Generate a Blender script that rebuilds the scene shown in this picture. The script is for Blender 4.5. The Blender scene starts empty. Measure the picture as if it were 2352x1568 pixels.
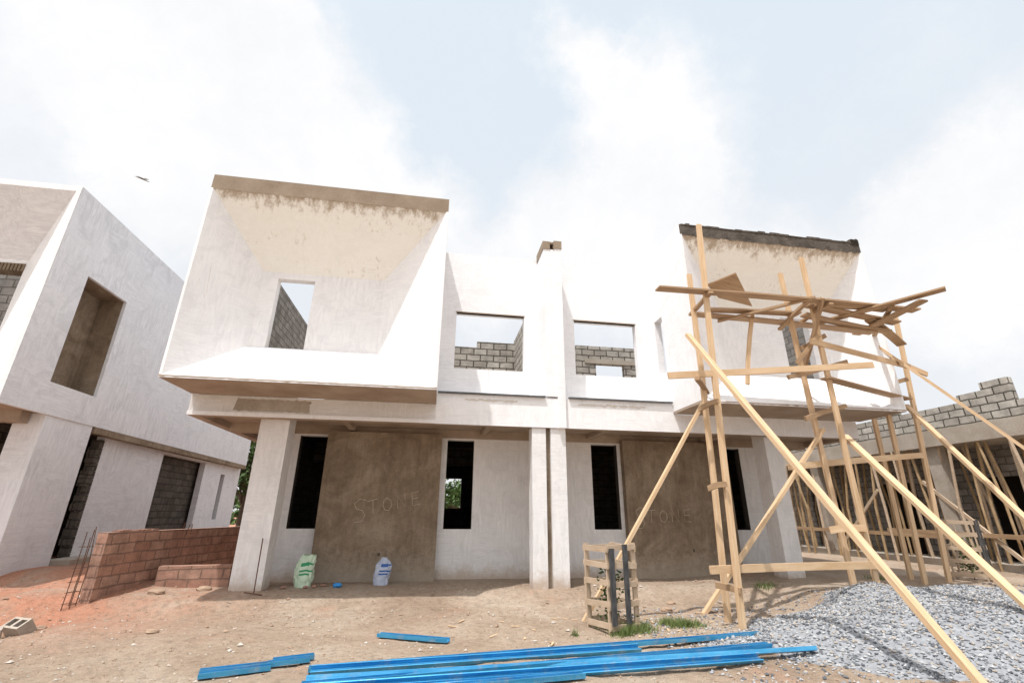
import bpy, math, random
import numpy as np
from mathutils import Vector, Matrix, noise
random.seed(7)
scn=bpy.context.scene
scn.view_settings.view_transform='Standard'
scn.view_settings.look='None'
scn.view_settings.exposure=0
# ------------------------------------------------------------------ camera
th,ps,ro,H=0.354,0.159,0.008,1.517
F=Vector((math.sin(ps)*math.cos(th),math.cos(ps)*math.cos(th),math.sin(th)))
R=Vector((math.cos(ps),-math.sin(ps),0)); U=R.cross(F)
R2=R*math.cos(ro)+U*math.sin(ro); U2=-R*math.sin(ro)+U*math.cos(ro)
cd=bpy.data.cameras.new("camera"); cam=bpy.data.objects.new("camera",cd)
scn.collection.objects.link(cam)
M=Matrix((R2,U2,-F)).transposed().to_4x4(); M.translation=(0,0,H)
cam.matrix_world=M
cd.sensor_width=36; cd.lens=36*1069/2352; cd.clip_end=3000; cd.clip_start=0.05
scn.camera=cam
# ------------------------------------------------------------------ materials
def new_mat(name):
    m=bpy.data.materials.new(name); m.use_nodes=True
    nt=m.node_tree; nt.nodes.clear()
    o=nt.nodes.new('ShaderNodeOutputMaterial'); b=nt.nodes.new('ShaderNodeBsdfPrincipled')
    nt.links.new(b.outputs[0],o.inputs[0]); b.inputs['Specular IOR Level'].default_value=0.25
    return m,nt,b
def N(nt,t,**k):
    n=nt.nodes.new(t)
    for a,b in k.items():
        if a in n.inputs: n.inputs[a].default_value=b
        else: setattr(n,a,b)
    return n
def L(nt,a,b): nt.links.new(a,b)
def coords(nt,scale=(1,1,1),kind='Object'):
    tc=N(nt,'ShaderNodeTexCoord'); mp=N(nt,'ShaderNodeMapping'); mp.inputs['Scale'].default_value=scale
    L(nt,tc.outputs[kind],mp.inputs[0]); return mp.outputs[0]
def noi(nt,vec,scale,detail=6,rough=.6,dist=0):
    n=N(nt,'ShaderNodeTexNoise'); n.inputs['Scale'].default_value=scale; n.inputs['Detail'].default_value=detail
    n.inputs['Roughness'].default_value=rough; n.inputs['Distortion'].default_value=dist
    L(nt,vec,n.inputs['Vector']); return n.outputs[0]
def ramp(nt,fac,stops):
    r=N(nt,'ShaderNodeValToRGB'); e=r.color_ramp.elements
    while len(e)<len(stops): e.new(.5)
    for i,(p,c) in enumerate(stops):
        e[i].position=p; e[i].color=(c[0],c[1],c[2],1) if not isinstance(c,(int,float)) else (c,c,c,1)
    L(nt,fac,r.inputs[0]); return r.outputs[0]
def mix(nt,fac,a,b,mode='MIX'):
    m=N(nt,'ShaderNodeMix'); m.data_type='RGBA'; m.blend_type=mode
    if isinstance(fac,(int,float)): m.inputs[0].default_value=fac
    else: L(nt,fac,m.inputs[0])
    for s,x in ((6,a),(7,b)):
        if isinstance(x,tuple): m.inputs[s].default_value=(*x,1)
        else: L(nt,x,m.inputs[s])
    return m.outputs[2]
def math_(nt,op,a,b,c=None):
    n=N(nt,'ShaderNodeMath',operation=op)
    for i,x in enumerate((a,b,c)):
        if x is None: continue
        if isinstance(x,(int,float)): n.inputs[i].default_value=x
        else: L(nt,x,n.inputs[i])
    return n.outputs[0]
def bump(nt,b,h,s=.3,d=.02):
    n=N(nt,'ShaderNodeBump'); n.inputs['Strength'].default_value=s; n.inputs['Distance'].default_value=d
    L(nt,h,n.inputs['Height']); L(nt,n.outputs[0],b.inputs['Normal'])
def simple(name,c1,c2,scale=3,stretch=(1,1,1),rough=.85,bs=.3,bd=.01,kind='Object',fine=40,metal=0):
    m,nt,b=new_mat(name); v=coords(nt,stretch,kind)
    n1=noi(nt,v,scale); n2=noi(nt,v,fine,4)
    c=mix(nt,ramp(nt,n1,[(.3,0),(.7,1)]),c1,c2)
    c=mix(nt,.35,c,ramp(nt,n2,[(.3,.45),(.7,1.0)]),'MULTIPLY')
    L(nt,c,b.inputs['Base Color']); b.inputs['Roughness'].default_value=rough; b.inputs['Metallic'].default_value=metal
    bump(nt,b,n2,bs,bd); return m
def maprange(nt,x,a,b,c,d):
    mr=N(nt,'ShaderNodeMapRange'); 
    for i,q in enumerate((a,b,c,d)): mr.inputs[i+1].default_value=q
    L(nt,x,mr.inputs[0]); return mr.outputs[0]
def paint(name,c=(.85,.845,.85),dark=(.71,.705,.715),stain=(.42,.33,.24),st=.60,sw=.0,ztop=0,wash=.55):
    m,nt,b=new_mat(name); v=coords(nt)
    big=noi(nt,v,.7,8,.65,.6); fine=noi(nt,v,55,3)
    brush=noi(nt,coords(nt,(6,6,.9)),2.2,6,.7,.8)
    brush2=noi(nt,coords(nt,(.9,.9,7)),2.0,7,.75,1.6)
    sel=ramp(nt,noi(nt,v,.9,4),[(.44,0),(.56,1)])
    br=mix(nt,sel,brush,brush2)
    col=mix(nt,ramp(nt,br,[(.34,0),(.62,1)]),dark,c)
    col=mix(nt,ramp(nt,big,[(.42,.0),(.62,wash)]),col,c)
    blot=noi(nt,v,1.7,9,.75,1.0)
    col=mix(nt,ramp(nt,blot,[(.52,0),(.60,.55)]),col,dark)
    specks=ramp(nt,noi(nt,v,38,2),[(.71,0),(.74,1)])
    col=mix(nt,math_(nt,'MULTIPLY',specks,.35),col,(.40,.35,.30))
    drip=noi(nt,coords(nt,(7,7,.5)),1.6,7,.75,.3)
    msk=mix(nt,1.0,ramp(nt,drip,[(st,0),(st+.07,1)]),ramp(nt,noi(nt,v,1.3,5),[(.5,0),(.62,1)]),'MULTIPLY')
    col=mix(nt,mix(nt,1.0,msk,(.45,.45,.45),'MULTIPLY'),col,stain)
    sp=N(nt,'ShaderNodeSeparateXYZ'); L(nt,v,sp.inputs[0])
    if sw>0:
        zz=math_(nt,'MULTIPLY_ADD',noi(nt,v,3.5,7,.7),-.9,math_(nt,'ADD',sp.outputs[2],.45))
        col=mix(nt,maprange(nt,zz,0,sw,.8,0),col,(.45,.34,.25))
    if ztop>0:
        zz=math_(nt,'MULTIPLY_ADD',noi(nt,coords(nt,(2.2,2.2,.6)),2.4,9,.75),-1.5,math_(nt,'ADD',sp.outputs[2],.75))
        col=mix(nt,maprange(nt,zz,ztop,ztop+.25,0,.85),col,(.36,.28,.20))
        sc_=ramp(nt,noi(nt,coords(nt,(14,14,1.1)),1.5,5,.8),[(.66,0),(.69,.55)])
        col=mix(nt,sc_,col,(.55,.45,.35))
    L(nt,col,b.inputs['Base Color']); b.inputs['Roughness'].default_value=.82
    bump(nt,b,mix(nt,.4,br,fine),.45,.014); return m
def blocks(name,c1,c2,mortar,bw=.45,bh=.22,ms=.016):
    m,nt,b=new_mat(name); v=coords(nt,(1,1,1),'UV')
    dist=N(nt,'ShaderNodeTexNoise'); dist.inputs['Scale'].default_value=3; L(nt,v,dist.inputs[0])
    va=N(nt,'ShaderNodeVectorMath',operation='MULTIPLY_ADD'); L(nt,dist.outputs['Color'],va.inputs[0]); va.inputs[1].default_value=(.06,.06,0); L(nt,v,va.inputs[2])
    br=N(nt,'ShaderNodeTexBrick'); L(nt,va.outputs[0],br.inputs[0])
    br.inputs['Scale'].default_value=1; br.inputs['Brick Width'].default_value=bw; br.inputs['Row Height'].default_value=bh
    br.inputs['Mortar Size'].default_value=ms; br.inputs['Mortar Smooth'].default_value=.2
    br.inputs['Color1'].default_value=(*c1,1); br.inputs['Color2'].default_value=(*c2,1); br.inputs['Mortar'].default_value=(*mortar,1)
    n=noi(nt,v,3,8,.7); f=noi(nt,v,40,4,.7)
    c=mix(nt,.8,br.outputs[0],ramp(nt,n,[(.3,.35),(.7,1.1)]),'MULTIPLY')
    c=mix(nt,.6,c,ramp(nt,f,[(.3,.45),(.65,1.1)]),'MULTIPLY')
    L(nt,c,b.inputs['Base Color']); b.inputs['Roughness'].default_value=.95
    inv=math_(nt,'MULTIPLY_ADD',br.outputs['Fac'],-.8,.8)
    bump(nt,b,math_(nt,'MULTIPLY_ADD',f,.4,inv),.8,.02); return m
def brownplaster():
    m,nt,b=new_mat("brown_plaster"); v=coords(nt)
    a=noi(nt,v,1.3,9,.7,.8); c=noi(nt,v,6,8,.75); f=noi(nt,v,45,4,.7); s=noi(nt,coords(nt,(5,5,.6)),1.6,7,.7)
    col=ramp(nt,a,[(.33,(.21,.155,.105)),(.5,(.29,.22,.155)),(.66,(.38,.305,.225))])
    col=mix(nt,.6,col,ramp(nt,c,[(.3,.62),(.7,1.12)]),'MULTIPLY')
    col=mix(nt,.5,col,ramp(nt,s,[(.35,.65),(.6,1.05)]),'MULTIPLY')
    sp=N(nt,'ShaderNodeSeparateXYZ'); L(nt,v,sp.inputs[0])
    zz=math_(nt,'MULTIPLY_ADD',c,-1.2,math_(nt,'ADD',sp.outputs[2],.6))
    col=mix(nt,maprange(nt,zz,.1,.7,.6,0),col,(.46,.39,.31))
    col=mix(nt,.5,col,ramp(nt,f,[(.3,.55),(.65,1.08)]),'MULTIPLY')
    L(nt,col,b.inputs['Base Color']); b.inputs['Roughness'].default_value=.95
    bump(nt,b,mix(nt,.5,c,f),.8,.025); return m
PAINT=paint("white_paint"); PAINTLOW=paint("white_paint_low",sw=.35,c=(.79,.78,.775),dark=(.63,.62,.615),wash=.35)
PAINTN=paint("white_paint_streaked",c=(.77,.775,.80),dark=(.58,.585,.61),st=.72,wash=.35)
PAINTG=paint("thin_grey_paint",c=(.72,.71,.70),dark=(.56,.54,.52),st=.58,wash=.3)
CREAM=paint("bounce_tinted_ceiling",c=(.86,.85,.805),dark=(.80,.785,.735),st=.55,ztop=8.1)  # yellowish bounce light put into the ceiling white; smears near the top are dirt
BROWN=brownplaster()
CAPC=simple("stained_concrete_cap",(.24,.18,.13),(.34,.27,.20),2,bs=.4,fine=25)
CONC=simple("raw_concrete",(.34,.285,.23),(.48,.43,.37),1.6,bs=.4,fine=25)
DCONC=simple("wet_mortar",(.05,.04,.033),(.14,.12,.10),4,bs=.8,bd=.03,fine=18)
SOFF=simple("soffit_render",(.32,.24,.18),(.48,.39,.31),1.3,bs=.3)
BLK=blocks("grey_blocks",(.30,.275,.25),(.42,.39,.36),(.18,.16,.14))
BLKD=blocks("shade_darkened_blocks",(.10,.085,.07),(.15,.13,.11),(.06,.05,.04))  # block copy darkened in colour for the shade behind openings
DARK=simple("shade_dark_interior",(.05,.04,.035),(.09,.075,.06),2)  # interior shade put into a near-black base colour
BLKL=blocks("light_blocks",(.46,.42,.37),(.62,.58,.52),(.12,.11,.09),ms=.02)
RBLK=blocks("red_blocks",(.49,.27,.195),(.58,.37,.28),(.33,.21,.16),bw=.42,bh=.19)
WOOD=simple("fresh_timber",(.55,.36,.20),(.74,.55,.36),1.2,(1.2,14,14),.75,.2,.004,'UV',30)
WOOD2=simple("weathered_board",(.30,.19,.11),(.48,.33,.20),1.2,(1.2,12,12),.8,.3,.004,'UV',30)
WOODP=simple("pallet_wood",(.42,.31,.21),(.60,.47,.35),1.5,(1.5,12,12),.8,.3,.004,'UV',30)
BLACKW=simple("charred_wood",(.03,.03,.032),(.12,.12,.12),6,(1,3,3),.8,.3,.004,'UV',30)
BAMB=simple("bamboo",(.32,.20,.10),(.50,.37,.22),3,bs=.2)
STEEL=simple("rusty_steel",(.10,.05,.035),(.16,.09,.06),9,bs=.2)
GREYM=simple("steel_angle",(.09,.095,.10),(.16,.16,.17),9,bs=.1)
PLW=simple("white_plastic",(.75,.76,.75),(.82,.82,.80),9,bs=.1,rough=.4)
def clothmat(name,a,c,rough=.4):
    return simple(name,a,c,9,bs=.25,bd=.006,rough=rough,fine=60)
GREENBAG=clothmat("green_sack",(.46,.60,.42),(.64,.74,.60)); CLEARBAG=clothmat("blue_white_bag",(.38,.43,.56),(.56,.60,.70),.25)
INK=simple("label_ink",(.05,.12,.35),(.06,.14,.40),5); INKG=simple("green_ink",(.04,.28,.12),(.05,.30,.14),5)
BLUERAG=clothmat("blue_cloth",(.03,.22,.60),(.06,.33,.72)); CHALK=simple("scratch_line",(.46,.38,.29),(.66,.58,.48),14,bs=.1)
def bluemetal():
    m,nt,b=new_mat("blue_coated_steel"); v=coords(nt,(1,8,8),'UV')
    n=noi(nt,v,1.5,5); c=mix(nt,ramp(nt,n,[(.35,0),(.7,1)]),(.03,.25,.50),(.10,.42,.68))
    dust=ramp(nt,noi(nt,coords(nt),5,6,.7),[(.52,0),(.7,.45)]); c=mix(nt,dust,c,(.48,.42,.36))
    L(nt,c,b.inputs['Base Color']); L(nt,ramp(nt,n,[(.3,.18),(.7,.38)]),b.inputs['Roughness']); b.inputs['Metallic'].default_value=.45; b.inputs['Specular IOR Level'].default_value=.5
    return m
BLUE=bluemetal()
def leafmat(name,a,c):
    m,nt,b=new_mat(name); v=coords(nt); n=noi(nt,v,1.1,4)
    L(nt,mix(nt,ramp(nt,n,[(.35,0),(.65,1)]),a,c),b.inputs['Base Color']); b.inputs['Roughness'].default_value=.6
    return m
LEAF=leafmat("foliage",(.035,.075,.02),(.10,.16,.045)); GRASS=leafmat("grass_blades",(.09,.13,.035),(.19,.23,.08))
BARK=simple("bark",(.10,.07,.05),(.18,.14,.10),6)
BIRD=simple("feathers",(.10,.09,.08),(.22,.20,.18),6)
# ------------------------------------------------------------------ mesh builder
class MB:
    def __init__(s): s.v=[];s.f=[];s.m=[];s.uv=[];s.mats=[]
    def mi(s,m):
        if m not in s.mats: s.mats.append(m)
        return s.mats.index(m)
    def face(s,pts,m,uv=None):
        pts=[Vector(p) for p in pts]; i=len(s.v); s.v+=pts; s.f.append(tuple(range(i,i+len(pts)))); s.m.append(s.mi(m))
        if uv is None:
            n=(pts[1]-pts[0]).cross(pts[2]-pts[0]); n=n.normalized() if n.length>1e-9 else Vector((0,0,1))
            if abs(n.z)>.9: uv=[(p.x,p.y) for p in pts]
            else:
                t=Vector((0,0,1)).cross(n).normalized(); w=n.cross(t)
                if abs(n.z)<.05: uv=[(p.dot(t),p.z) for p in pts]
                else: uv=[(p.dot(t),p.dot(w)) for p in pts]
        s.uv+=list(uv)
    def hexa(s,c,m,ms=None):
        q=[(0,3,2,1),(4,5,6,7),(0,1,5,4),(1,2,6,5),(2,3,7,6),(3,0,4,7)]
        for k,f in enumerate(q): s.face([c[i] for i in f],(ms or {}).get(k,m))
    # ms keys: 0 bottom 1 top 2 front(-y) 3 right(+x) 4 back 5 left
    def box(s,x0,x1,y0,y1,z0,z1,m,ms=None):
        s.hexa([(x0,y0,z0),(x1,y0,z0),(x1,y1,z0),(x0,y1,z0),(x0,y0,z1),(x1,y0,z1),(x1,y1,z1),(x0,y1,z1)],m,ms)
    def beam(s,p,q,w,h,m,bow=.0,twist=0,seg=3,taper=1):
        p=Vector(p);q=Vector(q);d=(q-p).normalized()
        up=Vector((0,0,1)) if abs(d.z)<.9 else Vector((0,1,0))
        a=d.cross(up).normalized(); b=a.cross(d).normalized()
        if twist: 
            Rm=Matrix.Rotation(twist,3,d); a=Rm@a; b=Rm@b
        off=Vector((random.uniform(-1,1),random.uniform(-1,1),random.uniform(-1,1)))*bow
        ln=(q-p).length; rings=[]; us=random.uniform(0,20)
        for k in range(seg+1):
            t=k/seg; c=p.lerp(q,t)+off*math.sin(math.pi*t); sc=1+(taper-1)*t
            rings.append([c+a*(sx*w/2*sc)+b*(sy*h/2*sc) for sx,sy in((-1,-1),(1,-1),(1,1),(-1,1))])
        for k in range(seg):
            for j in range(4):
                j2=(j+1)%4; u0=us+ln*k/seg;u1=us+ln*(k+1)/seg
                s.face([rings[k][j],rings[k][j2],rings[k+1][j2],rings[k+1][j]],m,[(u0,j*.3),(u0,j*.3+w),(u1,j*.3+w),(u1,j*.3)])
        s.face(rings[0][::-1],m);s.face(rings[-1],m)
    def tube(s,pts,r,m,n=7,r1=None):
        pts=[Vector(p) for p in pts]; rings=[]
        for k,c in enumerate(pts):
            d=(pts[min(k+1,len(pts)-1)]-pts[max(k-1,0)]).normalized()
            up=Vector((0,0,1)) if abs(d.z)<.9 else Vector((0,1,0))
            a=d.cross(up).normalized();b=a.cross(d)
            rr=r if r1 is None else r+(r1-r)*k/(len(pts)-1)
            rings.append([c+a*rr*math.cos(6.2832*j/n)+b*rr*math.sin(6.2832*j/n) for j in range(n)])
        for k in range(len(pts)-1):
            for j in range(n):
                j2=(j+1)%n; s.face([rings[k][j],rings[k][j2],rings[k+1][j2],rings[k+1][j]],m)
        s.face(rings[0][::-1],m);s.face(rings[-1],m)
    def wall(s,ax,lo,hi,z0,z1,d0,d1,holes,m,ms=None):
        xs=sorted({lo,hi,*[h[0] for h in holes],*[h[1] for h in holes]}); zs=sorted({z0,z1,*[h[2] for h in holes],*[h[3] for h in holes]})
        for i in range(len(xs)-1):
            for k in range(len(zs)-1):
                cx=(xs[i]+xs[i+1])/2; cz=(zs[k]+zs[k+1])/2
                if cx<lo or cx>hi or cz<z0 or cz>z1: continue
                if any(h[0]<cx<h[1] and h[2]<cz<h[3] for h in holes): continue
                if ax=='x': s.box(xs[i],xs[i+1],d0,d1,zs[k],zs[k+1],m,ms)
                else: s.box(d0,d1,xs[i],xs[i+1],zs[k],zs[k+1],m,ms)
    def strip(s,a,b,wd,dr,m,amp=.012,n=60,seed=0):
        a=Vector(a);b=Vector(b);dr=Vector(dr)
        for i in range(n):
            p=a.lerp(b,i/n);q=a.lerp(b,(i+1)/n); w0=wd+amp*noise.noise(Vector((i*.6,seed,0)))*2;w1=wd+amp*noise.noise(Vector(((i+1)*.6,seed,0)))*2
            s.face([p,q,q+dr*w1,p+dr*w0],m)
    def funnel(s,x0,x1,z0,z1,yf,bx0,bx1,bz0,bz1,yb,win,mt,mside,mfloor,mceil,mback,lip=.05,toplip=.36,mreveal=None):
        ix0,ix1,iz0,iz1=x0+lip,x1-lip,z0+lip,z1-toplip
        s.face([(x0,yf,iz1),(x1,yf,iz1),(x1,yf,z1),(x0,yf,z1)],mt)
        s.face([(x0,yf,z0),(x1,yf,z0),(x1,yf,iz0),(x0,yf,iz0)],mside)
        s.face([(x0,yf,iz0),(ix0,yf,iz0),(ix0,yf,iz1),(x0,yf,iz1)],mside)
        s.face([(ix1,yf,iz0),(x1,yf,iz0),(x1,yf,iz1),(ix1,yf,iz1)],mside)
        A=[(ix0,yf,iz0),(ix1,yf,iz0),(ix1,yf,iz1),(ix0,yf,iz1)];B=[(bx0,yb,bz0),(bx1,yb,bz0),(bx1,yb,bz1),(bx0,yb,bz1)]
        s.face([A[0],A[1],B[1],B[0]],mfloor);s.face([A[1],A[2],B[2],B[1]],mside);s.face([A[2],A[3],B[3],B[2]],mceil);s.face([A[3],A[0],B[0],B[3]],mside)
        s.wall('x',bx0-.15,bx1+.15,bz0-.15,bz1+.15,yb+.002,yb+.2,[win],mback,{4:BLK,3:mreveal or mback,5:mreveal or mback})
    def build(s,name,smooth=False):
        me=bpy.data.meshes.new(name); me.from_pydata([tuple(p) for p in s.v],[],s.f)
        for m in s.mats: me.materials.append(m)
        me.polygons.foreach_set('material_index',s.m)
        uv=me.uv_layers.new(name='UVMap'); uv.data.foreach_set('uv',[c for p in s.uv for c in p])
        if smooth: me.polygons.foreach_set('use_smooth',[True]*len(s.f))
        me.update(); o=bpy.data.objects.new(name,me); scn.collection.objects.link(o); return o
# ------------------------------------------------------------------ ground
def sm(t): t=max(0,min(1,t)); return t*t*(3-2*t)
def gz(x,y):
    z=-.22*(1-sm((y-10.1)/.95))
    k=sm((x-6.3)/2)*sm((y-7.8)/1.0); z=z*(1-k)+.10*k
    z+=.32*sm((-5.0-x)/1.6)*sm((y-10.8)/2.0)
    z+=-.12*sm((-5.6-x)/1.0)*sm((11-y)/1.0)*sm((y-7)/2)
    n=noise.noise(Vector((x*.55,y*.55,0)))*.06+noise.noise(Vector((x*2,y*2,3)))*.026+noise.noise(Vector((x*7,y*7,5)))*.012
    fade=1 if y<10.6 else .4
    return z+n*fade
def axis(lo,hi,step,farlo,farhi):
    a=list(np.arange(lo,hi+1e-6,step)); l=[];d=step;x=lo
    while x>farlo: d*=1.35; x-=d; l.append(x)
    h=[];d=step;x=a[-1]
    while x<farhi: d*=1.35;x+=d;h.append(x)
    return l[::-1]+a+h
xs=axis(-13,18,.09,-900,900); ys=axis(3.2,17,.09,-300,1200)
gv=[(x,y,gz(x,y)) for y in ys for x in xs]; nx=len(xs)
gf=[(j*nx+i,j*nx+i+1,(j+1)*nx+i+1,(j+1)*nx+i) for j in range(len(ys)-1) for i in range(nx-1)]
me=bpy.data.meshes.new("ground"); me.from_pydata(gv,[],gf); me.polygons.foreach_set('use_smooth',[True]*len(gf))
ground=bpy.data.objects.new("ground",me); scn.collection.objects.link(ground)
m,nt,b=new_mat("soil"); v=coords(nt)
n1=noi(nt,v,.55,8,.65,.4); n2=noi(nt,v,9,8,.75); n3=noi(nt,v,60,4,.7)
col=ramp(nt,n1,[(.32,(.36,.26,.185)),(.5,(.46,.35,.26)),(.68,(.55,.45,.355))])
sp=N(nt,'ShaderNodeSeparateXYZ'); L(nt,v,sp.inputs[0])
rx=maprange(nt,sp.outputs[0],-2.5,-6.2,0,1); ry=maprange(nt,sp.outputs[1],7.4,10.3,0,1)
red=mix(nt,1.0,mix(nt,1.0,rx,ry,'MULTIPLY'),ramp(nt,noi(nt,v,.9,7,.7,.5),[(.36,0.2),(.54,1)]),'MULTIPLY')
col=mix(nt,red,col,(.52,.245,.155))
patch=mix(nt,1.0,ramp(nt,noi(nt,v,.8,6,.6),[(.57,0),(.67,.6)]),ramp(nt,n2,[(.4,.3),(.6,1)]),'MULTIPLY')
col=mix(nt,patch,col,(.49,.28,.19))
col=mix(nt,.85,col,ramp(nt,n2,[(.28,.45),(.5,.95),(.75,1.15)]),'MULTIPLY')
col=mix(nt,.6,col,ramp(nt,n3,[(.3,.5),(.6,1.1)]),'MULTIPLY')
vo=N(nt,'ShaderNodeTexVoronoi'); vo.inputs['Scale'].default_value=26; L(nt,v,vo.inputs[0])
col=mix(nt,ramp(nt,vo.outputs['Distance'],[(.10,.75),(.16,0)]),col,(.57,.52,.46))
L(nt,col,b.inputs['Base Color']); b.inputs['Roughness'].default_value=.97
bump(nt,b,mix(nt,.5,n2,n3),1.0,.07); me.materials.append(m)
def pebble(mb,c,r,m,flat=.6):
    a=random.uniform(0,6.28); ca,sa=math.cos(a),math.sin(a); rx,ry,rz=r*random.uniform(.7,1.4),r*random.uniform(.6,1.1),r*flat*random.uniform(.7,1.2)
    P=[(rx,0,0),(0,ry,0),(-rx,0,0),(0,-ry,0),(0,0,rz),(0,0,-rz)]
    Q=[]
    for x,y,z in P:
        x+=random.uniform(-.3,.3)*r;y+=random.uniform(-.3,.3)*r;z+=random.uniform(-.1,.2)*r
        Q.append((c[0]+x*ca-y*sa,c[1]+x*sa+y*ca,c[2]+z))
    for f in((0,1,4),(1,2,4),(2,3,4),(3,0,4),(1,0,5),(2,1,5),(3,2,5),(0,3,5)): mb.face([Q[i] for i in f],m,[(0,0)]*3)
ST1=simple("pale_stone",(.42,.36,.30),(.60,.54,.48),3); ST2=simple("tan_stone",(.28,.19,.135),(.42,.30,.21),3)
mb=MB()
for i in range(9000):
    y=3.6+8.5*random.random()**1.3; x=random.uniform(-9,7.5)
    r=random.choice([.006,.008,.011,.014,.02]) 
    if random.random()<.016: r=random.uniform(.03,.05)
    pebble(mb,(x,y,gz(x,y)+r*.2),r,ST1 if random.random()<.4 else ST2)
mb.build("scattered_stones")
# gravel pile
def pz(x,y):
    dx=(x-9.3)/5.4; dy=(y-7.0)/2.5; r=math.sqrt(dx*dx+dy*dy)+.12*noise.noise(Vector((x*.9,y*.9,9)))
    return .50*sm((1-r)/.8)+noise.noise(Vector((x*3,y*3,2)))*.025-.02
GRV=[simple("gravel_a",(.21,.215,.23),(.34,.35,.365),14,bs=.6,fine=90),simple("gravel_b",(.37,.375,.385),(.48,.48,.485),8),simple("gravel_c",(.09,.095,.11),(.16,.17,.18),8),simple("gravel_d",(.34,.29,.24),(.45,.39,.33),8)]
mb=MB()
for x in np.arange(3.6,14.5,.09):
    for y in np.arange(4.3,9.9,.09):
        c=[(a,bb,gz(a,bb)+pz(a,bb)) for a,bb in((x,y),(x+.09,y),(x+.09,y+.09),(x,y+.09))]
        if max(pz(q[0],q[1]) for q in c)>-.012: mb.face(c,GRV[0])
for i in range(25000):
    x=random.uniform(3.4,13); y=random.uniform(4.4,9.8); h=pz(x,y)
    if h<.0 and random.random()<.8: continue
    r=random.uniform(.012,.028); pebble(mb,(x,y,gz(x,y)+max(h,0)+r*.3),r,random.choice([GRV[0],GRV[0],GRV[1],GRV[2],GRV[1],GRV[3],GRV[2]]),.8)
mb.build("gravel_pile")
# ------------------------------------------------------------------ main house
h=MB()
YB,YF,YW,YG,YN=9.6,11.0,11.77,12.73,10.6
A0,A1,R0,R1,T,B=-5.34,-.04,5.96,11.37,8.70,3.93
h.funnel(A0,A1,B,T,YB,-4.28,-1.49,4.97,6.86,YN,(-3.91,-3.09,4.82,6.70),CAPC,PAINT,PAINT,CREAM,PAINT)
h.box(A0,A0+.035,YB+.005,10.3,B+.06,T,PAINT); h.box(A0,A0+.2,10.3,18,B+.06,8.25,BLK,{5:PAINT}); h.box(A0,A0+.2,10.3,YW,8.25,T,PAINT)
h.box(A1-.035,A1,YB+.005,10.3,B+.06,T,PAINT); h.box(A1-.2,A1,10.3,YW+.2,B+.06,T,PAINT)
h.box(A0+.2,A1-.2,YB+.01,10.2,T-.08,T,CONC)
h.box(A0,A1,YB+.005,YF-.03,B,B+.055,SOFF)
h.strip((A0,YB-.003,B+.05),(A1,YB-.003,B+.05),.03,(0,0,-1),SOFF,.012,70,1)
h.strip((A0+.05,YB-.003,T-.36),(A1-.05,YB-.003,T-.36),.02,(0,0,-1),CAPC,.02,80,2)
h.funnel(R0,R1,B,T,YB,7.45,10.55,4.97,6.86,YN,(9.25,10.1,4.82,6.70),DCONC,PAINT,PAINT,CREAM,PAINT,toplip=.3)
h.strip((R0+.05,YB-.003,T-.3),(R1-.05,YB-.003,T-.3),.03,(0,0,-1),DCONC,.03,80,3)
h.strip((R0,YB-.003,B+.05),(R1,YB-.003,B+.05),.03,(0,0,-1),SOFF,.012,70,5)
h.box(R0,R0+.035,YB+.005,10.3,B+.06,T,PAINT)
h.wall('y',10.3,YW+.2,B+.06,T,R0,R0+.2,[(11.05,11.5,5.08,6.67)],PAINT)
h.box(R1-.035,R1,YB+.005,10.3,B+.06,T,PAINT); h.box(R1-.2,R1,10.3,18,B+.06,T-.1,PAINT,{5:BLK})
h.box(R0+.2,R1-.2,YB+.01,10.2,T-.08,T,CONC)
h.box(R0,R1,YB+.005,YF-.03,B,B+.055,SOFF)
x=R0+.05
while x<R1-.25:
    w_=random.uniform(.08,.4); h.box(x,min(x+w_,R1),YB-.012,YB+.2,T-.02,T+random.uniform(.0,.05),DCONC); x+=w_
for i in range(9): 
    a=R1-.3+.03*i; h.box(a,a+.05,YB-.02,YB+.1,T-.05-.02*random.random(),T+.08+.06*random.random(),DCONC)
# middle wall
h.wall('x',A1,R0,4.2,8.5,YW,YW+.2,[(.35,2.22,5.08,6.67),(3.66,5.49,5.08,6.67)],PAINT,{4:BLK})
h.box(A1,R0,YF-.02,YW,3.925,4.2,PAINT)
h.box(A1+.02,2.6,YF-.08,YF+.05,4.2,4.24,GREYM); h.box(3.2,R0-.02,YF-.08,YF+.05,4.2,4.24,GREYM)
for (a,c) in((.35,2.22),(3.66,5.49)): h.box(a-.02,c+.02,YW-.012,YW+.1,6.67,6.70,CAPC)
# slab, fascia
h.box(A0,A1,YF-.02,YF+.2,3.47,3.925,PAINTG,{0:SOFF});h.box(A1,11.25,YF-.02,YF+.2,3.47,3.925,PAINT,{0:SOFF})
h.box(A0,A1,YF-.05,YF-.021,3.47,3.56,PAINT,{0:SOFF})
h.box(A0,11.25,YF+.2,20,3.62,3.925,SOFF); h.box(A0,A0+.2,YF+.2,20,3.47,3.62,SOFF,{5:PAINT}); h.box(11.05,11.25,YF+.2,20,3.47,3.62,SOFF)
h.box(A0+.2,11.05,YG,YG+.22,3.4,3.62,SOFF)
for xx in(-2.2,1.2,4.2,7.6): h.box(xx,xx+.15,YF+.2,YG,3.5,3.62,SOFF)
def patchp(x0,x1,z0,z1,y,m,seed,nn=26,amp=.05):
    P=[]
    for i in range(nn): P.append((x0+(x1-x0)*i/nn,z0+amp*noise.noise(Vector((i*.7,seed,0)))))
    for i in range(6): P.append((x1+amp*noise.noise(Vector((i*.9,seed,4)))*2,z0+(z1-z0)*i/6))
    for i in range(nn): P.append((x1-(x1-x0)*i/nn,z1+amp*noise.noise(Vector((i*.7,seed,9)))))
    h.face([(a,y,c) for a,c in P],m)
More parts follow.
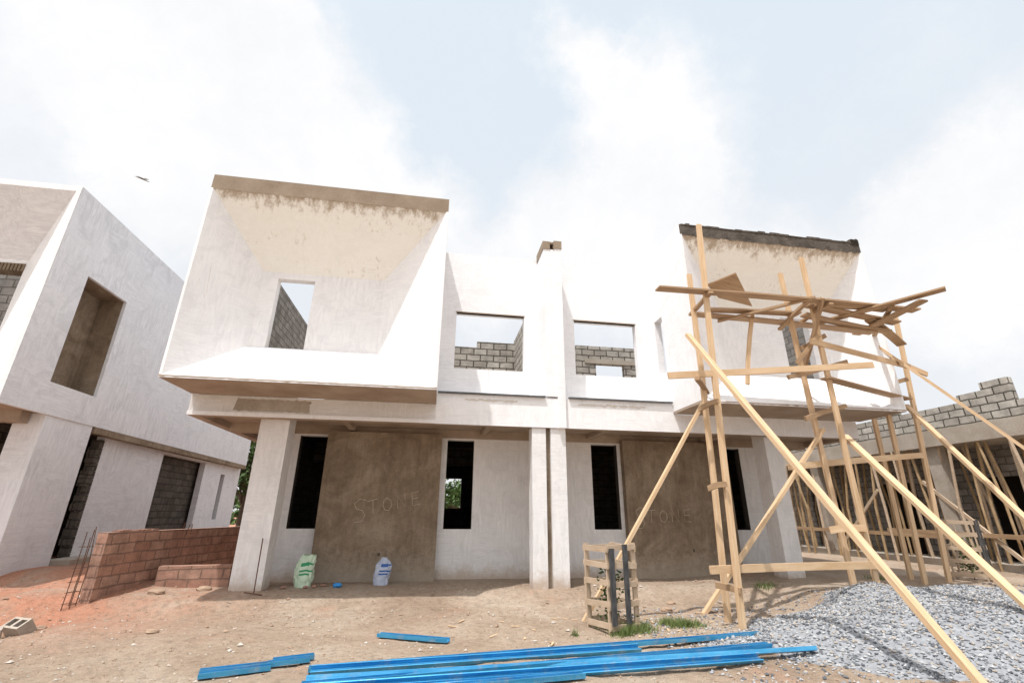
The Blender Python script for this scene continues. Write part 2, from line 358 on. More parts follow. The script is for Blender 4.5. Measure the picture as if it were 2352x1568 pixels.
patchp(-4.45,-2.85,3.60,3.87,YF-.023,CONC,1,26,.03)
STN=simple("faint_render_stain",(.62,.56,.49),(.72,.68,.63),3)
patchp(.6,1.9,4.05,4.10,YF-.023,STN,5,20,.05); patchp(3.4,5.2,4.04,4.09,YF-.023,STN,7,20,.05)
# central pilaster
h.box(2.62,2.92,YF-.04,YW,4.241,8.42,PAINT); h.box(2.92,3.10,YF-.10,YW,3.465,8.42,PAINT)
h.box(2.60,2.80,YF-.06,YW,8.42,8.66,CAPC);h.box(2.80,2.90,YF+.05,YW,8.42,8.56,DCONC);h.box(2.90,3.12,YF-.12,YW,8.42,8.66,CAPC);h.box(2.80,2.90,YF-.04,YW,8.60,8.66,CAPC)
h.box(2.27,2.61,YF+.02,YF+.4,-.3,3.465,PAINTLOW);h.box(2.73,3.10,YF+.02,YF+.4,-.3,3.465,PAINTLOW);h.box(2.61,2.73,YF+.12,YF+.4,-.3,3.465,BROWN)
# ground floor wall
gh=[(-3.41,-2.70,1.14,3.36),(.32,1.03,1.14,3.36),(4.30,5.05,1.14,3.36),(8.35,8.83,1.14,3.36)]
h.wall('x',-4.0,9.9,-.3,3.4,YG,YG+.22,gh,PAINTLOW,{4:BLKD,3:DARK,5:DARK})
h.box(-2.70,.17,YG-.22,YG-.002,-.3,3.46,BROWN);h.box(5.15,8.28,YG-.22,YG-.002,-.3,3.46,BROWN)
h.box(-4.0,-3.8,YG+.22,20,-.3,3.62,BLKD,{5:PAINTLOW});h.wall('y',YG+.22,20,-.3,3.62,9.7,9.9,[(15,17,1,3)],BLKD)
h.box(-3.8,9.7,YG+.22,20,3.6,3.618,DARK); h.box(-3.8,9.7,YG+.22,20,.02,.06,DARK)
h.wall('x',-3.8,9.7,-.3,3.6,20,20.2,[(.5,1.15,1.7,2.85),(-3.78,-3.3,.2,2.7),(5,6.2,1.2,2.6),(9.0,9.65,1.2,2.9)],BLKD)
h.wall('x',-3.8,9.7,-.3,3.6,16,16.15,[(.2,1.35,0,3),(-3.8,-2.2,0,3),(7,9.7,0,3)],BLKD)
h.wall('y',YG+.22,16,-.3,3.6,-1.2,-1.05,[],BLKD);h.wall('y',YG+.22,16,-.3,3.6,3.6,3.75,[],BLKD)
# columns
h.hexa([(-3.99,11.45,-.4),(-3.30,11.25,-.4),(-3.30,11.75,-.4),(-3.99,11.9,-.4),(-3.99,11.45,3.62),(-3.30,11.25,3.62),(-3.30,11.75,3.62),(-3.99,11.9,3.62)],PAINTLOW)
h.hexa([(8.60,11.25,-.3),(9.15,11.35,-.3),(9.15,11.8,-.3),(8.60,11.75,-.3),(8.60,11.25,3.62),(9.15,11.35,3.62),(9.15,11.8,3.62),(8.60,11.75,3.62)],PAINTLOW)
def rag(x0,x1,y0,y1,z):
    x=x0
    while x<x1-.1:
        w_=.45; 
        if random.random()<.5: h.box(x+.01,min(x+w_-.01,x1),y0+.01,y1-.01,z,z+.2,BLKL)
        x+=w_
h.wall('x',-3.5,1.2,3.925,6.83,15,15.2,[],BLKL);h.wall('x',1.2,2.5,3.925,7.05,15,15.2,[],BLKL);rag(-3.5,1.2,15,15.2,6.83)
h.box(2.5,2.7,12.1,15.2,3.925,7.2,BLKL)
h.wall('x',2.7,4.9,3.925,6.95,16,16.2,[],BLKL);h.wall('x',4.9,7.4,3.925,7.15,15,15.2,[(5.4,6.45,5.2,6.5)],BLKL);h.box(4.7,4.9,15,16.4,3.925,7.15,BLKL)
h.box(0,2.5,14.97,15,5.75,6.0,CONC);h.box(5.0,7.0,14.97,15,6.5,6.66,CONC)
h.box(8.9,9.1,11.5,15,3.925,7.6,BLK)
# scratched lettering on the brown panels
def stroke(mb,pts,x0,z0,s,y,rot=0.0):
    P=[]
    for a,bb in pts:
        P.append((x0+(a*math.cos(rot)-bb*math.sin(rot))*s,y,z0+(a*math.sin(rot)+bb*math.cos(rot))*s))
    mb.tube(P,.0065,CHALK,5)
LET={'S':[[(.66,.92),(.35,1.04),(.10,.88),(.16,.64),(.42,.50),(.52,.28),(.34,.04),(.0,.06)]],
'T':[[(.0,.95),(.75,1.0)],[(.42,.96),(.34,.0)]],
'O':[[(.35,.95),(.12,.8),(.02,.45),(.12,.1),(.4,.02),(.64,.3),(.64,.7),(.35,.95)]],
'N':[[(.0,.0),(.03,1.0),(.58,.02),(.62,1.02)]],
'E':[[(.6,.98),(.06,.95),(.02,.02),(.58,.03)],[(.05,.5),(.5,.52)]]}
def word(x0,z0,s,y,rot):
    k=0
    for c in 'STONE':
        sc=1.45 if c=='S' else .9
        for st in LET[c]:
            stroke(h,[(k+a*sc,bb*sc-(.4 if c=='S' else 0)) for a,bb in st],x0,z0,s,y,rot)
        k+=.98
word(-1.85,1.40,.36,YG-.221,.2); word(5.35,1.30,.36,YG-.221,.03)
h.box(-1.2,-1.14,YG-.225,YG-.222,.55,.62,DCONC);h.box(6.9,6.95,YG-.225,YG-.222,.6,.68,DCONC)
h.build("unfinished_house")
# ------------------------------------------------------------------ neighbour house
n=MB(); X1=-8.62; NY=10.6
n.funnel(-14.2,X1,3.6,T,NY,-13,-9.95,4.9,7.13,11.6,(-11.0,-9.97,4.7,7.05),PAINT,PAINT,PAINT,PAINTN,PAINT,lip=.1,toplip=.14,mreveal=BROWN)
n.wall('y',NY+.01,24,3.52,T,X1-.08,X1,[(11.65,13.2,4.22,6.88)],PAINTN,{1:PAINTN})
n.box(X1-.3,X1-.081,13.36,24,3.86,T-.01,BLK)
n.wall('y',11.3,13.35,4.0,7.1,X1-.75,X1-.65,[],BROWN)
n.box(X1-.65,X1-.081,11.5,11.65,4.1,7.0,BROWN);n.box(X1-.65,X1-.081,13.2,13.35,4.1,7.0,BROWN);n.box(X1-.65,X1-.081,11.65,13.2,6.88,7.0,BROWN);n.box(X1-.65,X1-.081,11.65,13.2,4.1,4.22,BROWN)
n.box(-14.2,X1-.1,11.0,24,3.55,3.85,SOFF); n.box(-14.2,X1-.3,11.6,11.85,3.3,3.55,SOFF)
n.box(X1-.22,X1-.004,13.5,24,3.36,3.515,BROWN)
n.box(-14.2,-9.6,12.5,12.7,3.85,8.3,BLK)
for i in range(14): n.box(-11.0+i*.075,-10.95+i*.075,11.58,11.9,6.85,7.04,BROWN)
n.box(X1-.62,X1-.03,11.9,13.45,-.2,3.54,PAINTN)
gx=X1-.28
n.wall('y',14.45,24.2,-.2,3.4,gx-.2,gx,[(17.5,20.6,-.2,3.3),(22.2,22.6,1.2,3.0)],PAINTN)
for i in range(16): n.box(gx-.19,gx+.015,14.25+random.uniform(-.05,.08),14.449,.1+.2*i,.29+.2*i,BLKD)
n.box(gx-.5,gx-.3,17.4,20.8,-.2,3.4,BLKD); n.box(-14,gx-.2,23.9,24.1,-.2,8,BLK)
n.box(-10.6,-10.4,12.7,24,-.2,3.5,BLKD);n.box(-14.2,-10.65,13.2,13.4,-.2,3.5,BLKL); n.box(-10.4,gx-.2,13.5,17.3,3.4,3.54,DARK);n.box(-10.4,gx-.2,17.1,17.3,-.2,3.4,DARK)
n.box(X1-.3,X1+.35,13.5,15.6,.1,.42,CONC)
n.build("unfinished_house")
# ------------------------------------------------------------------ block building on the right
r=MB(); XR=15.6
r.box(XR,XR+9,9.3,24,3.62,4.12,CONC)
tops=[(9.3,10.2,2),(10.2,10.9,5),(10.9,11.6,4),(11.6,12.3,3),(12.3,13.6,3),(13.6,14.4,4),(14.4,15.6,3),(15.6,17.5,4),(17.5,19,3),(19,22,4)]
for a,bq,c in tops: r.box(XR+.05,XR+.25,a,bq,4.12,4.12+.22*c,BLKL)
r.box(XR+.25,XR+4,9.3,9.5,4.12,4.9,BLKL)
r.wall('y',9.5,24,-.2,3.62,XR+1.6,XR+1.8,[(11.6,12.8,0,2.7),(15,16.5,0,2.7),(18.5,20,0,2.7)],BLK)
r.wall('x',XR+1.8,XR+9,-.2,3.62,9.5,9.7,[],BLK);r.box(XR+3,XR+3.2,9.7,24,-.2,3.6,DARK)
r.box(XR+.2,XR+1.6,9.6,24,.1,.3,CONC); r.box(XR+.15,XR+.45,12.7,13.1,.3,3.62,CONC);r.box(XR+.15,XR+.45,17.7,18.1,.3,3.62,CONC)
yy=9.6
while yy<23:
    for xx in(XR+.05,XR+.6,XR+1.2):
        x2=xx+random.uniform(-.15,.15); r.tube([(x2,yy,-.1),(x2+random.uniform(-.06,.06),yy+random.uniform(-.1,.1),1.8),(x2+random.uniform(-.2,.2),yy+random.uniform(-.25,.25),3.62)],random.uniform(.03,.05),BAMB if random.random()<.75 else WOODP,6)
    yy+=random.uniform(.4,.75)
for a,c,z0 in((10,15,1.0),(13,20,.95)): r.beam((XR,a,z0),(XR,c,z0+.1),.05,.12,WOOD2)
r.beam((XR,11,.2),(XR+.2,13.5,2.6),.06,.1,WOODP);r.beam((XR,15,2.4),(XR+.2,17.5,.3),.06,.1,WOODP)
r.build("unfinished_block_building")
# ------------------------------------------------------------------ low red block wall
w=MB()
def obl(mb,p,q,t,z0,z1,m):
    p=Vector((*p,0));q=Vector((*q,0));d=(q-p).normalized();a=Vector((-d.y,d.x,0))*t/2
    c=[p-a,q-a,q+a,p+a]; mb.hexa([(k.x,k.y,z0) for k in c]+[(k.x,k.y,z1) for k in c],m)
obl(w,(-6.13,10.7),(-5.75,12.9),.2,-.3,1.12,RBLK);obl(w,(-5.75,12.91),(-5.35,15.2),.2,-.3,1.12,RBLK)
obl(w,(-5.4,15.3),(-4.1,15.4),.2,-.3,1.12,RBLK)
for i in range(9):
    t=random.random(); x=-6.13+.38*t;y=10.7+2.2*t; w.box(x-.07,x+.07,y,y+random.uniform(.1,.3),1.12,1.12+random.uniform(.01,.04),RBLK)
w.build("low_block_wall")
w=MB(); obl(w,(-5.6,12.0),(-4.25,12.2),.25,-.2,.42,RBLK); w.build("foundation_block_wall")
st=MB()
for a,c in((0,0),(.11,.02),(.03,.12),(.13,.13)):
    k=random.uniform(-.05,.05); st.tube([(-6.36+a,10.52+c,-.35),(-6.33+a,10.53+c,.5),(-6.33+a+k,10.5+c,.95+random.uniform(0,.3))],.008,STEEL,5)
for z in(-.05,.13,.3,.52,.69,.88):
    e=random.uniform(-.03,.03); P=[(-6.37,10.51,z),(-6.22,10.51,z+e),(-6.21,10.67,z+e),(-6.36,10.67,z),(-6.37,10.51,z)]; st.tube(P,.004,STEEL,4)
st.build("rebar_cage")
st=MB()
for a in(0,.1,.2): st.tube([(-5.75+a,12.9,1.0),(-5.74+a+random.uniform(-.04,.04),12.9,1.0+random.uniform(.2,.3))],.009,STEEL,5)
st.build("rebar_starter_bars")
# ------------------------------------------------------------------ scaffolding (cm)
S='''525,820,-23,572,840,784,p|528,865,-22,568,900,686,p|860,880,0,853,870,743,p|837,910,0,813,900,712,p|1123,1020,0,1142,990,845,p|1153,1080,0,1166,1060,851,p|1188,1020,0,1237,1000,683,p|446,830,604,1096,835,606,B|583,920,593,1039,905,573,B|644,930,584,816,820,609,b|805,930,574,812,820,610,b|908,920,595,1050,730,607,B|1016,930,576,1025,760,592,B|831,860,610,1074,870,587,B|838,885,597,1072,895,574,B|448,830,411,941,840,465,l|716,830,422,960,920,499,w|817,860,520,1197,970,515,l|842,870,438,1185,990,433,B|723,910,599,679,910,426,q|780,880,347,928,920,390,w|726,890,247,1191,1000,295,l|483,825,63,869,875,63,l|515,850,199,530,815,205,w|511,860,35,529,815,31,w|535,880,357,542,820,362,w|799,900,125,856,870,130,l|273,900,-24,559,890,384,p|516,930,-25,836,900,330,p|502,830,502,574,485,-14,P|881,895,317,846,590,0,P|1180,995,419,1144,750,78,P|1117,995,596,1240,780,239,P|1143,1050,824,1151,980,822,w|816,890,513,898,900,554,w|1100,1040,455,1204,990,488,w|851,870,540,806,900,479,w|1139,1010,575,1294,1010,511,l|600,900,597,830,890,600,B|840,850,606,1020,840,604,B|560,815,598,570,920,590,b|855,820,598,862,960,588,b|1000,810,597,1150,1010,600,b|500,815,403,575,905,400,b|1000,870,590,1180,960,570,B|835,820,610,850,930,480,w'''.split('|')
K={'p':(.11,.06,WOOD),'P':(.13,.065,WOOD),'B':(.22,.038,WOOD2),'b':(.1,.05,WOOD2),'l':(.05,.13,WOOD),'w':(.05,.1,WOOD2),'q':(.09,.05,WOOD)}
sc=MB()
for e in S:
    f=e.split(','); c=[int(k)/100 for k in f[:6]]; wd,hg,mm=K[f[6]]
    if f[6]=='p' and c[2]<.3: c[2]=gz(c[0],c[1])+max(0,pz(c[0],c[1]))-.05
    if f[6]=='P' and c[5]<.3: c[5]=-.15 if c[3]<6 else -.05
    sc.beam(c[:3],c[3:],wd*random.uniform(.9,1.1),hg,mm,bow=.03)
z3=Vector((0,0,.03)); q=[Vector(k) for k in((6.28,8.9,6.25),(7.11,8.9,6.10),(6.61,8.6,6.76),(5.84,8.6,6.39))]
sc.hexa(q+[k+z3 for k in q],WOOD2)
sc.build("wooden_scaffolding")
bk=MB(); c=Vector((8.76,8.75,6.06))
def cyl(mb,c,r0,r1,h,m,n=20):
    A=[Vector((c[0]+r0*math.cos(6.2832*i/n),c[1]+r0*math.sin(6.2832*i/n),c[2])) for i in range(n)]
    Bq=[Vector((c[0]+r1*math.cos(6.2832*i/n),c[1]+r1*math.sin(6.2832*i/n),c[2]+h)) for i in range(n)]
    for i in range(n): mb.face([A[i],A[(i+1)%n],Bq[(i+1)%n],Bq[i]],m)
    mb.face(A[::-1],m);mb.face(Bq,m)
cyl(bk,c,.12,.14,.22,PLW);cyl(bk,(c.x,c.y,c.z+.22),.148,.148,.025,PLW);cyl(bk,(c.x,c.y,c.z+.07),.1305,.1375,.08,INK)
bk.tube([(c.x-.145,c.y,c.z+.2),(c.x-.09,c.y-.14,c.z+.1),(c.x+.09,c.y-.14,c.z+.1),(c.x+.145,c.y,c.z+.2)],.004,GREYM,5)
bk.build("paint_bucket")
# ------------------------------------------------------------------ tree guards
def guard(cx,cy,ang,hgt=1.3,s=.27):
    g=MB(); z=gz(cx,cy)-.03; ca,sa=math.cos(ang),math.sin(ang)
    if cx>6: z=gz(cx,cy)
    def P(a,bq,zz): return (cx+a*ca-bq*sa,cy+a*sa+bq*ca,z+zz)
    for i,(a,bq) in enumerate(((-s,-s),(s,-s),(s,s),(-s,s),(.06,-s-.055),(-s+.03,-s-.06))):
        g.beam(P(a,bq,0 if i<4 else .15),P(a+random.uniform(-.02,.02),bq,hgt+random.uniform(-.06,.04)),.09,.03,BLACKW if i in(4,5) else WOODP,twist=ang)
    for k,zz in enumerate((.12,.42,.72,1.0,hgt-.05)):
        for (a,bq,c,d) in((-s-.05,-s-.03,s+.05,-s-.03),(s+.03,-s-.05,s+.03,s+.05),(-s-.05,s+.03,s+.05,s+.03),(-s-.03,-s-.05,-s-.03,s+.05)):
            g.beam(P(a,bq,zz+random.uniform(-.03,.03)),P(c,d,zz+random.uniform(-.03,.03)),.025,.085,WOODP)
    g.build("wooden_tree_guard")
    t=MB()
    t.tube([P(0,0,0),P(.02,.01,.5),P(0,.02,.9)],.012,BARK,5,.005)
    for i in range(260):
        a=Vector(P(random.gauss(0,.11),random.gauss(0,.11),random.uniform(.2,.95))); d=Vector((random.gauss(0,1),random.gauss(0,1),random.gauss(0,.6))).normalized()*.06; e=d.cross(Vector((random.random(),random.random(),random.random()))).normalized()*.02
        t.face([a-e,a+d*.4-e*1.2,a+d,a+e],LEAF)
    t.build("sapling")
guard(3.05,8.35,.35); guard(13.1,10.6,.5,1.35,.3)
# ------------------------------------------------------------------ blue channels
def channel(p,q,wd=.10,hh=.05,tilt=0):
    c=MB(); p=Vector(p);q=Vector(q); 
    d=(q-p).normalized(); a=d.cross(Vector((0,0,1))).normalized(); up=Vector((0,0,1)); ln=(q-p).length
    if tilt: Rm=Matrix.Rotation(tilt,3,d); a=Rm@a; up=Rm@up; p=p+Vector((0,0,.03)); q=q+Vector((0,0,.03))
    prof=[(-wd/2,hh),(-wd/2+.012,hh),(-wd/2+.014,.006),(-.012,.006),(0,.024),(.012,.006),(wd/2-.014,.006),(wd/2-.012,hh),(wd/2,hh),(wd/2,0),(-wd/2,0)]
    A=[p+a*x+up*z for x,z in prof];Bq=[q+a*x+up*z for x,z in prof]
    for i in range(len(prof)):
        j=(i+1)%len(prof); c.face([A[i],A[j],Bq[j],Bq[i]],BLUE,[(0,i*.1),(0,i*.1+.05),(ln,i*.1+.05),(ln,i*.1)])
    c.face(A,BLUE);c.face(Bq[::-1],BLUE); c.build("blue_metal_channel")
def on(x,y,dz=.0): return (x,y,gz(x,y)+.02+dz)
channel(on(-1.28,6.62),on(5.07,7.46,.01)); channel(on(-1.22,6.44,.01),on(2.9,6.98,.01),tilt=.5)
channel(on(-1.2,6.17),on(5.15,6.47),tilt=-.4); channel(on(-1.22,6.03,.01),on(4.6,6.62,.06)); channel(on(-1.1,5.88,.0),on(4.2,6.28,.0),tilt=.7); channel(on(-.9,5.72),on(1.8,5.95))
channel(on(-.67,8.4),on(.36,7.8)); channel(on(-2.45,6.65),on(-1.77,6.85)); channel(on(-2.4,6.5),on(-1.72,6.72)); channel(on(-1.78,7.0),on(-1.33,7.13)); channel(on(-1.8,6.86),on(-1.35,6.99))
# ------------------------------------------------------------------ sacks, cloth, rod, blocks
def sack(name,cx,cy,w0,hh,dp,m,seed,pinch,ink=None):
    random.seed(seed); s=MB(); n=28; rows=18; z0=gz(cx,cy)-.01; G=[]
    for k in range(rows+1):
        t=k/rows; wdt=w0*(.92+.16*math.sin(math.pi*t))*(1-pinch*sm((t-.72)/.28)); dd=dp*(1-.75*sm((t-.6)/.4))
        row=[]
        for i in range(n):
            a=6.2832*i/n; rr=1+.2*noise.noise(Vector((math.cos(a)*3,math.sin(a)*3,t*6+seed)))+.06*noise.noise(Vector((math.cos(a)*9,math.sin(a)*9,t*16+seed)))
            row.append(Vector((cx+wdt/2*math.copysign(abs(math.cos(a))**.7,math.cos(a))*rr+.05*t*math.sin(seed+t*4),cy+dd/2*math.sin(a)*rr+.08*t,z0+hh*t+.05*noise.noise(Vector((math.cos(a)*2,seed,math.sin(a))))*t)))
        G.append(row)
    for k in range(rows):
        for i in range(n):
            j=(i+1)%n; mm=m
            if ink and 20<=i<=22+ (k*7)%4 and k in(7,9,12,13): mm=ink
            s.face([G[k][i],G[k][j],G[k+1][j],G[k+1][i]],mm)
    s.face(G[-1],m)
    s.build(name,True)
sack("cement_sack",-2.62,11.75,.36,.62,.26,GREENBAG,3,.1,INKG)
sack("plastic_bag",-1.02,12.0,.33,.56,.26,CLEARBAG,5,.6,INK)
def lump(name,c,r,m,seed,fl=.5):
    s=MB(); n=12
    pts=[[Vector((c[0]+r*math.cos(a)*math.sin(p)*(1+.4*noise.noise(Vector((math.cos(a)*2,math.sin(a)*2+p*2,seed)))),c[1]+r*.7*math.sin(a)*math.sin(p)*(1+.4*noise.noise(Vector((math.cos(a),math.sin(a)+p*3,seed)))),c[2]+r*fl*math.cos(p))) for a in [6.2832*i/n for i in range(n)]] for p in [math.pi*k/8 for k in range(9)]]
    for k in range(8):
        for i in range(n): j=(i+1)%n; s.face([pts[k][i],pts[k+1][i],pts[k+1][j],pts[k][j]],m)
    s.build(name)
lump("blue_cloth",(-1.88,11.6,gz(-1.88,11.6)+.04),.10,BLUERAG,4)
for i,(x,y) in enumerate(((-2.95,11.5),(-2.35,11.6),(-2.5,11.5),(-2.2,11.75))): lump("broken_brick",(x,y,gz(x,y)+.03),.06,RBLK,i)
for i,(x,y,rr) in enumerate(((-4.1,9.0,.1),(-6.4,9.3,.13),(-5.2,11.2,.16),(-4.5,11.6,.15),(-6.2,9.9,.1),(4.6,9.6,.12),(5.0,10.2,.1),(-5.9,12.6,.14),(-6.9,9.0,.09))): lump("rock",(x,y,gz(x,y)+.02),rr,ST2,i+10,.45)
s=MB(); s.tube([(-3.35,11.0,gz(-3.35,11.0)),(-3.42,11.2,1.0)],.012,STEEL,6); s.build("steel_rod")
s=MB(); s.tube([(-3.5,10.9,.04),(-3.15,10.85,.0)],.012,STEEL,6); s.build("steel_rod")
def cblock(cx,cy,ang,tilt):
    s=MB()
    for a,c in((-.21,-.17),(-.03,.03),(.17,.21)): s.box(a,c,-.1,.1,0,.2,CONC)
    for a,c in((-.17,-.03),(.03,.17)):
        s.box(a,c,-.1,-.065,0,.2,CONC);s.box(a,c,.065,.1,0,.2,CONC)
    o=s.build("hollow_concrete_block"); o.location=(cx,cy,gz(cx,cy)+.02); o.rotation_euler=(tilt,0,ang)
cblock(-6.1,8.6,.5,.1);cblock(-6.25,9.6,-.5,.6)
# grass tufts
random.seed(5); g=MB()
for (cx,cy,rr,n_) in((3.35,8.15,.28,900),(3.1,7.95,.2,350),(4.35,8.45,.28,650),(4.1,8.6,.15,250),(2.3,8.0,.06,30),(10.8,10.9,.3,200),(7.5,10.6,.25,150),(3.0,8.4,.2,300)):
    for i in range(n_):
        x=cx+random.gauss(0,rr*.55);y=cy+random.gauss(0,rr*.4);z=gz(x,y);hh=random.uniform(.04,.15);a=random.uniform(0,6.28);dx,dy=math.cos(a)*.007,math.sin(a)*.007;lx,ly=random.gauss(0,.05),random.gauss(0,.05)
        g.face([(x-dx,y-dy,z-.01),(x+dx,y+dy,z-.01),(x+lx,y+ly,z+hh)],GRASS,[(0,0)]*3)
g.build("grass")
s=MB()
for i in range(34):
    x=random.uniform(-1,6);y=random.uniform(7,9.4);a=random.uniform(0,3.1);l=random.uniform(.05,.2)
    s.beam((x,y,gz(x,y)+.012),(x+l*math.cos(a),y+l*math.sin(a),gz(x,y)+.018),.025,.008,WOOD,seg=1)
s.build("wood_scraps")
# ------------------------------------------------------------------ trees
def tree(x,y,hgt,rad,seed,nl=2600):
    random.seed(seed); t=MB()
    t.tube([(x,y,-.2),(x+.1,y,hgt*.3),(x-.05,y,hgt*.6)],.22,BARK,8,.1)
    cl=[]
    for i in range(16):
        a=random.uniform(0,6.28);rr=rad*random.uniform(.15,.85);zc=hgt*random.uniform(.45,.92); c=Vector((x+math.cos(a)*rr,y+math.sin(a)*rr,zc)); cl.append((c,rad*random.uniform(.22,.42)))
        t.tube([(x,y,hgt*random.uniform(.25,.5)),tuple((Vector((x,y,hgt*.4))+c)/2+Vector((0,0,.2))),tuple(c)],.07,BARK,5,.02)
    for i in range(nl):
        c,rr=random.choice(cl); d=Vector((random.gauss(0,1),random.gauss(0,1),random.gauss(0,.8))).normalized()*rr*random.random()**.4
        p=c+d; u=Vector((random.gauss(0,1),random.gauss(0,1),random.gauss(0,1))).normalized()*.16; w_=u.cross(Vector((random.random(),random.random(),random.random()))).normalized()*.08
        t.face([p-u,p+w_,p+u,p-w_],LEAF,[(0,0)]*4)
    t.build("tree")
for i,(x,y,hg,rd) in enumerate(((-9.5,27,6.5,2.4),(-12.5,36,7,3),(-5.5,40,4.8,3.2),(1.6,44,3.9,3),(14,42,6,3),(22,45,6,3))): tree(x,y,hg,rd,i+40)
random.seed(99); s=MB()
for i in range(9000):
    x=random.uniform(-60,70); y=55+random.uniform(-4,4); top=3.2+1.3*noise.noise(Vector((x*.15,0,0)))+.7*noise.noise(Vector((x*.6,3,0))); z=random.uniform(0,max(.5,top))
    u=Vector((random.gauss(0,1),random.gauss(0,1),random.gauss(0,1))).normalized()*.45; w_=u.cross(Vector((random.random(),random.random(),random.random()))).normalized()*.25
    p=Vector((x,y,z)); s.face([p-u,p+w_,p+u,p-w_],LEAF,[(0,0)]*4)
s.build("distant_treeline")
s=MB(); c=Vector((-21.,30.,22.9))
dx=Vector((.95,.25,-.28)).normalized()
s.tube([c-dx*.42,c-dx*.2,c,c+dx*.2,c+dx*.36],.05,BIRD,8,.02)
nrm=Vector((.1,-.5,.85)).normalized(); wv=dx.cross(nrm).normalized()
for sg in(-1,1):
    s.face([c-dx*.12,c+dx*.14,c+wv*sg*.4+dx*.14+nrm*.12,c+wv*sg*.4-dx*.1+nrm*.12],BIRD); s.face([c+wv*sg*.4+dx*.14+nrm*.12,c+wv*sg*.95-dx*.14+nrm*.02,c+wv*sg*.4-dx*.1+nrm*.12],BIRD)
s.build("bird")
# ------------------------------------------------------------------ light
sd=Vector((.27,.28,-1)).normalized()
ld=bpy.data.lights.new("sun",'SUN'); ld.energy=4.5; ld.angle=math.radians(.8); ld.color=(1,.975,.945)
lo=bpy.data.objects.new("sun",ld); scn.collection.objects.link(lo); lo.rotation_euler=(-sd).to_track_quat('Z','Y').to_euler()
el=math.asin(-sd.z); az=math.atan2(-sd.x,-sd.y)
wd=bpy.data.worlds.new("World"); scn.world=wd; wd.use_nodes=True; nt=wd.node_tree; nt.nodes.clear()
out=N(nt,'ShaderNodeOutputWorld'); sky=N(nt,'ShaderNodeTexSky'); sky.sky_type='NISHITA'; sky.sun_disc=False; sky.sun_elevation=el; sky.sun_rotation=az; sky.dust_density=3
bg=N(nt,'ShaderNodeBackground'); bg.inputs[1].default_value=.13; L(nt,sky.outputs[0],bg.inputs[0])
tc=N(nt,'ShaderNodeTexCoord'); nz=N(nt,'ShaderNodeVectorMath',operation='NORMALIZE'); L(nt,tc.outputs['Generated'],nz.inputs[0]); v=nz.outputs[0]
cl='''-47,57,68,18|-40,62,67,19|-36,69,63,21|-27,75,60,19|-51,62,59,12|-16,81,57,15|-44,69,57,14|-31,59,74,9|-3,83,55,11|22,60,77,8|32,61,73,12|38,66,65,14|33,74,58,16|47,70,54,12|20,82,53,12|38,80,47,16|60,65,47,9|78,43,45,14|77,49,42,13|73,58,37,14|81,48,34,16|12,88,46,12|-41,77,50,13|-80,30,60,50|60,-40,60,60|-60,-60,50,60'''.split('|')
warp=N(nt,'ShaderNodeTexNoise'); warp.inputs['Scale'].default_value=3.2; warp.inputs['Detail'].default_value=10; warp.inputs['Roughness'].default_value=.66; L(nt,v,warp.inputs['Vector'])
wv_=N(nt,'ShaderNodeVectorMath',operation='MULTIPLY_ADD'); L(nt,warp.outputs['Color'],wv_.inputs[0]); wv_.inputs[1].default_value=(.34,.34,.34); L(nt,v,wv_.inputs[2])
ws=N(nt,'ShaderNodeVectorMath',operation='SUBTRACT'); L(nt,wv_.outputs[0],ws.inputs[0]); ws.inputs[1].default_value=(.17,.17,.17)
acc=None
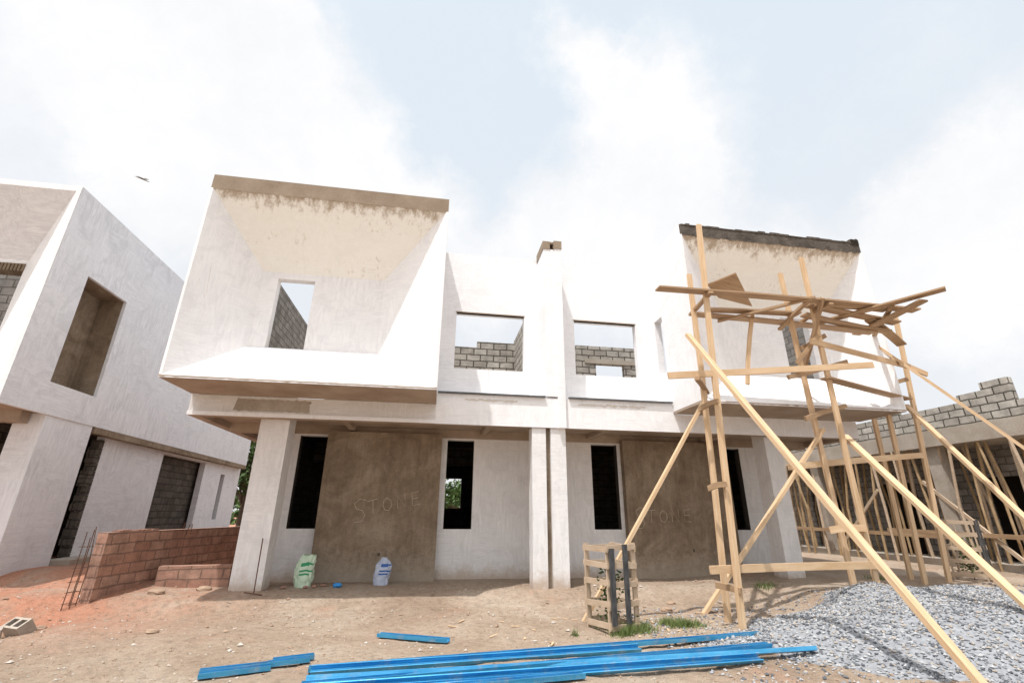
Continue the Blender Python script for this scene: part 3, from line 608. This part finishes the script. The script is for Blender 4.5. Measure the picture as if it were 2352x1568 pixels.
for e in cl:
    a,bb,c,rr=[int(k)/100 for k in e.split(',')]
    d=Vector((a,bb,c)).normalized()
    ds=N(nt,'ShaderNodeVectorMath',operation='DISTANCE'); L(nt,ws.outputs[0],ds.inputs[0]); ds.inputs[1].default_value=d
    mr=N(nt,'ShaderNodeMapRange'); mr.interpolation_type='SMOOTHSTEP'; mr.inputs[1].default_value=rr*1.35; mr.inputs[2].default_value=0; L(nt,ds.outputs['Value'],mr.inputs[0])
    acc=mr.outputs[0] if acc is None else math_(nt,'ADD',acc,mr.outputs[0])
acc=math_(nt,'MINIMUM',acc,1.1)
m3=math_(nt,'ADD',acc,math_(nt,'MULTIPLY_ADD',noi(nt,v,5,10,.68,.2),1.0,-.5))
cm=ramp(nt,m3,[(.05,0),(.5,.5),(1.0,1)])
spz=N(nt,'ShaderNodeSeparateXYZ'); L(nt,v,spz.inputs[0])
hcol=ramp(nt,spz.outputs[2],[(.0,(.92,.93,.945)),(.38,(.88,.91,.95)),(.75,(.81,.895,.975))])
hz=N(nt,'ShaderNodeBackground'); L(nt,hcol,hz.inputs[0]); hz.inputs[1].default_value=1.03
ms=N(nt,'ShaderNodeMixShader'); ms.inputs[0].default_value=.88; L(nt,bg.outputs[0],ms.inputs[1]);L(nt,hz.outputs[0],ms.inputs[2])
cb=N(nt,'ShaderNodeBackground'); cb.inputs[1].default_value=1.02
L(nt,ramp(nt,noi(nt,v,4,9,.65),[(.34,(.91,.92,.94)),(.6,(.99,.99,1.0))]),cb.inputs[0])
m5=N(nt,'ShaderNodeMixShader'); L(nt,cm,m5.inputs[0]); L(nt,ms.outputs[0],m5.inputs[1]);L(nt,cb.outputs[0],m5.inputs[2])
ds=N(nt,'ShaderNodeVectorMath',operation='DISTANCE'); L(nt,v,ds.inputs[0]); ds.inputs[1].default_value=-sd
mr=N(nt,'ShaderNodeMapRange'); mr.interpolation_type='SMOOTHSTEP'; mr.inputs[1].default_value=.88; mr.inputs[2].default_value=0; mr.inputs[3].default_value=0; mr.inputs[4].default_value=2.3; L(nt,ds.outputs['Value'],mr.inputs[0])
au=N(nt,'ShaderNodeBackground'); au.inputs[0].default_value=(1,.99,.97,1); L(nt,mr.outputs[0],au.inputs[1])  # wide glow round the sun, added out of view to brighten the facades
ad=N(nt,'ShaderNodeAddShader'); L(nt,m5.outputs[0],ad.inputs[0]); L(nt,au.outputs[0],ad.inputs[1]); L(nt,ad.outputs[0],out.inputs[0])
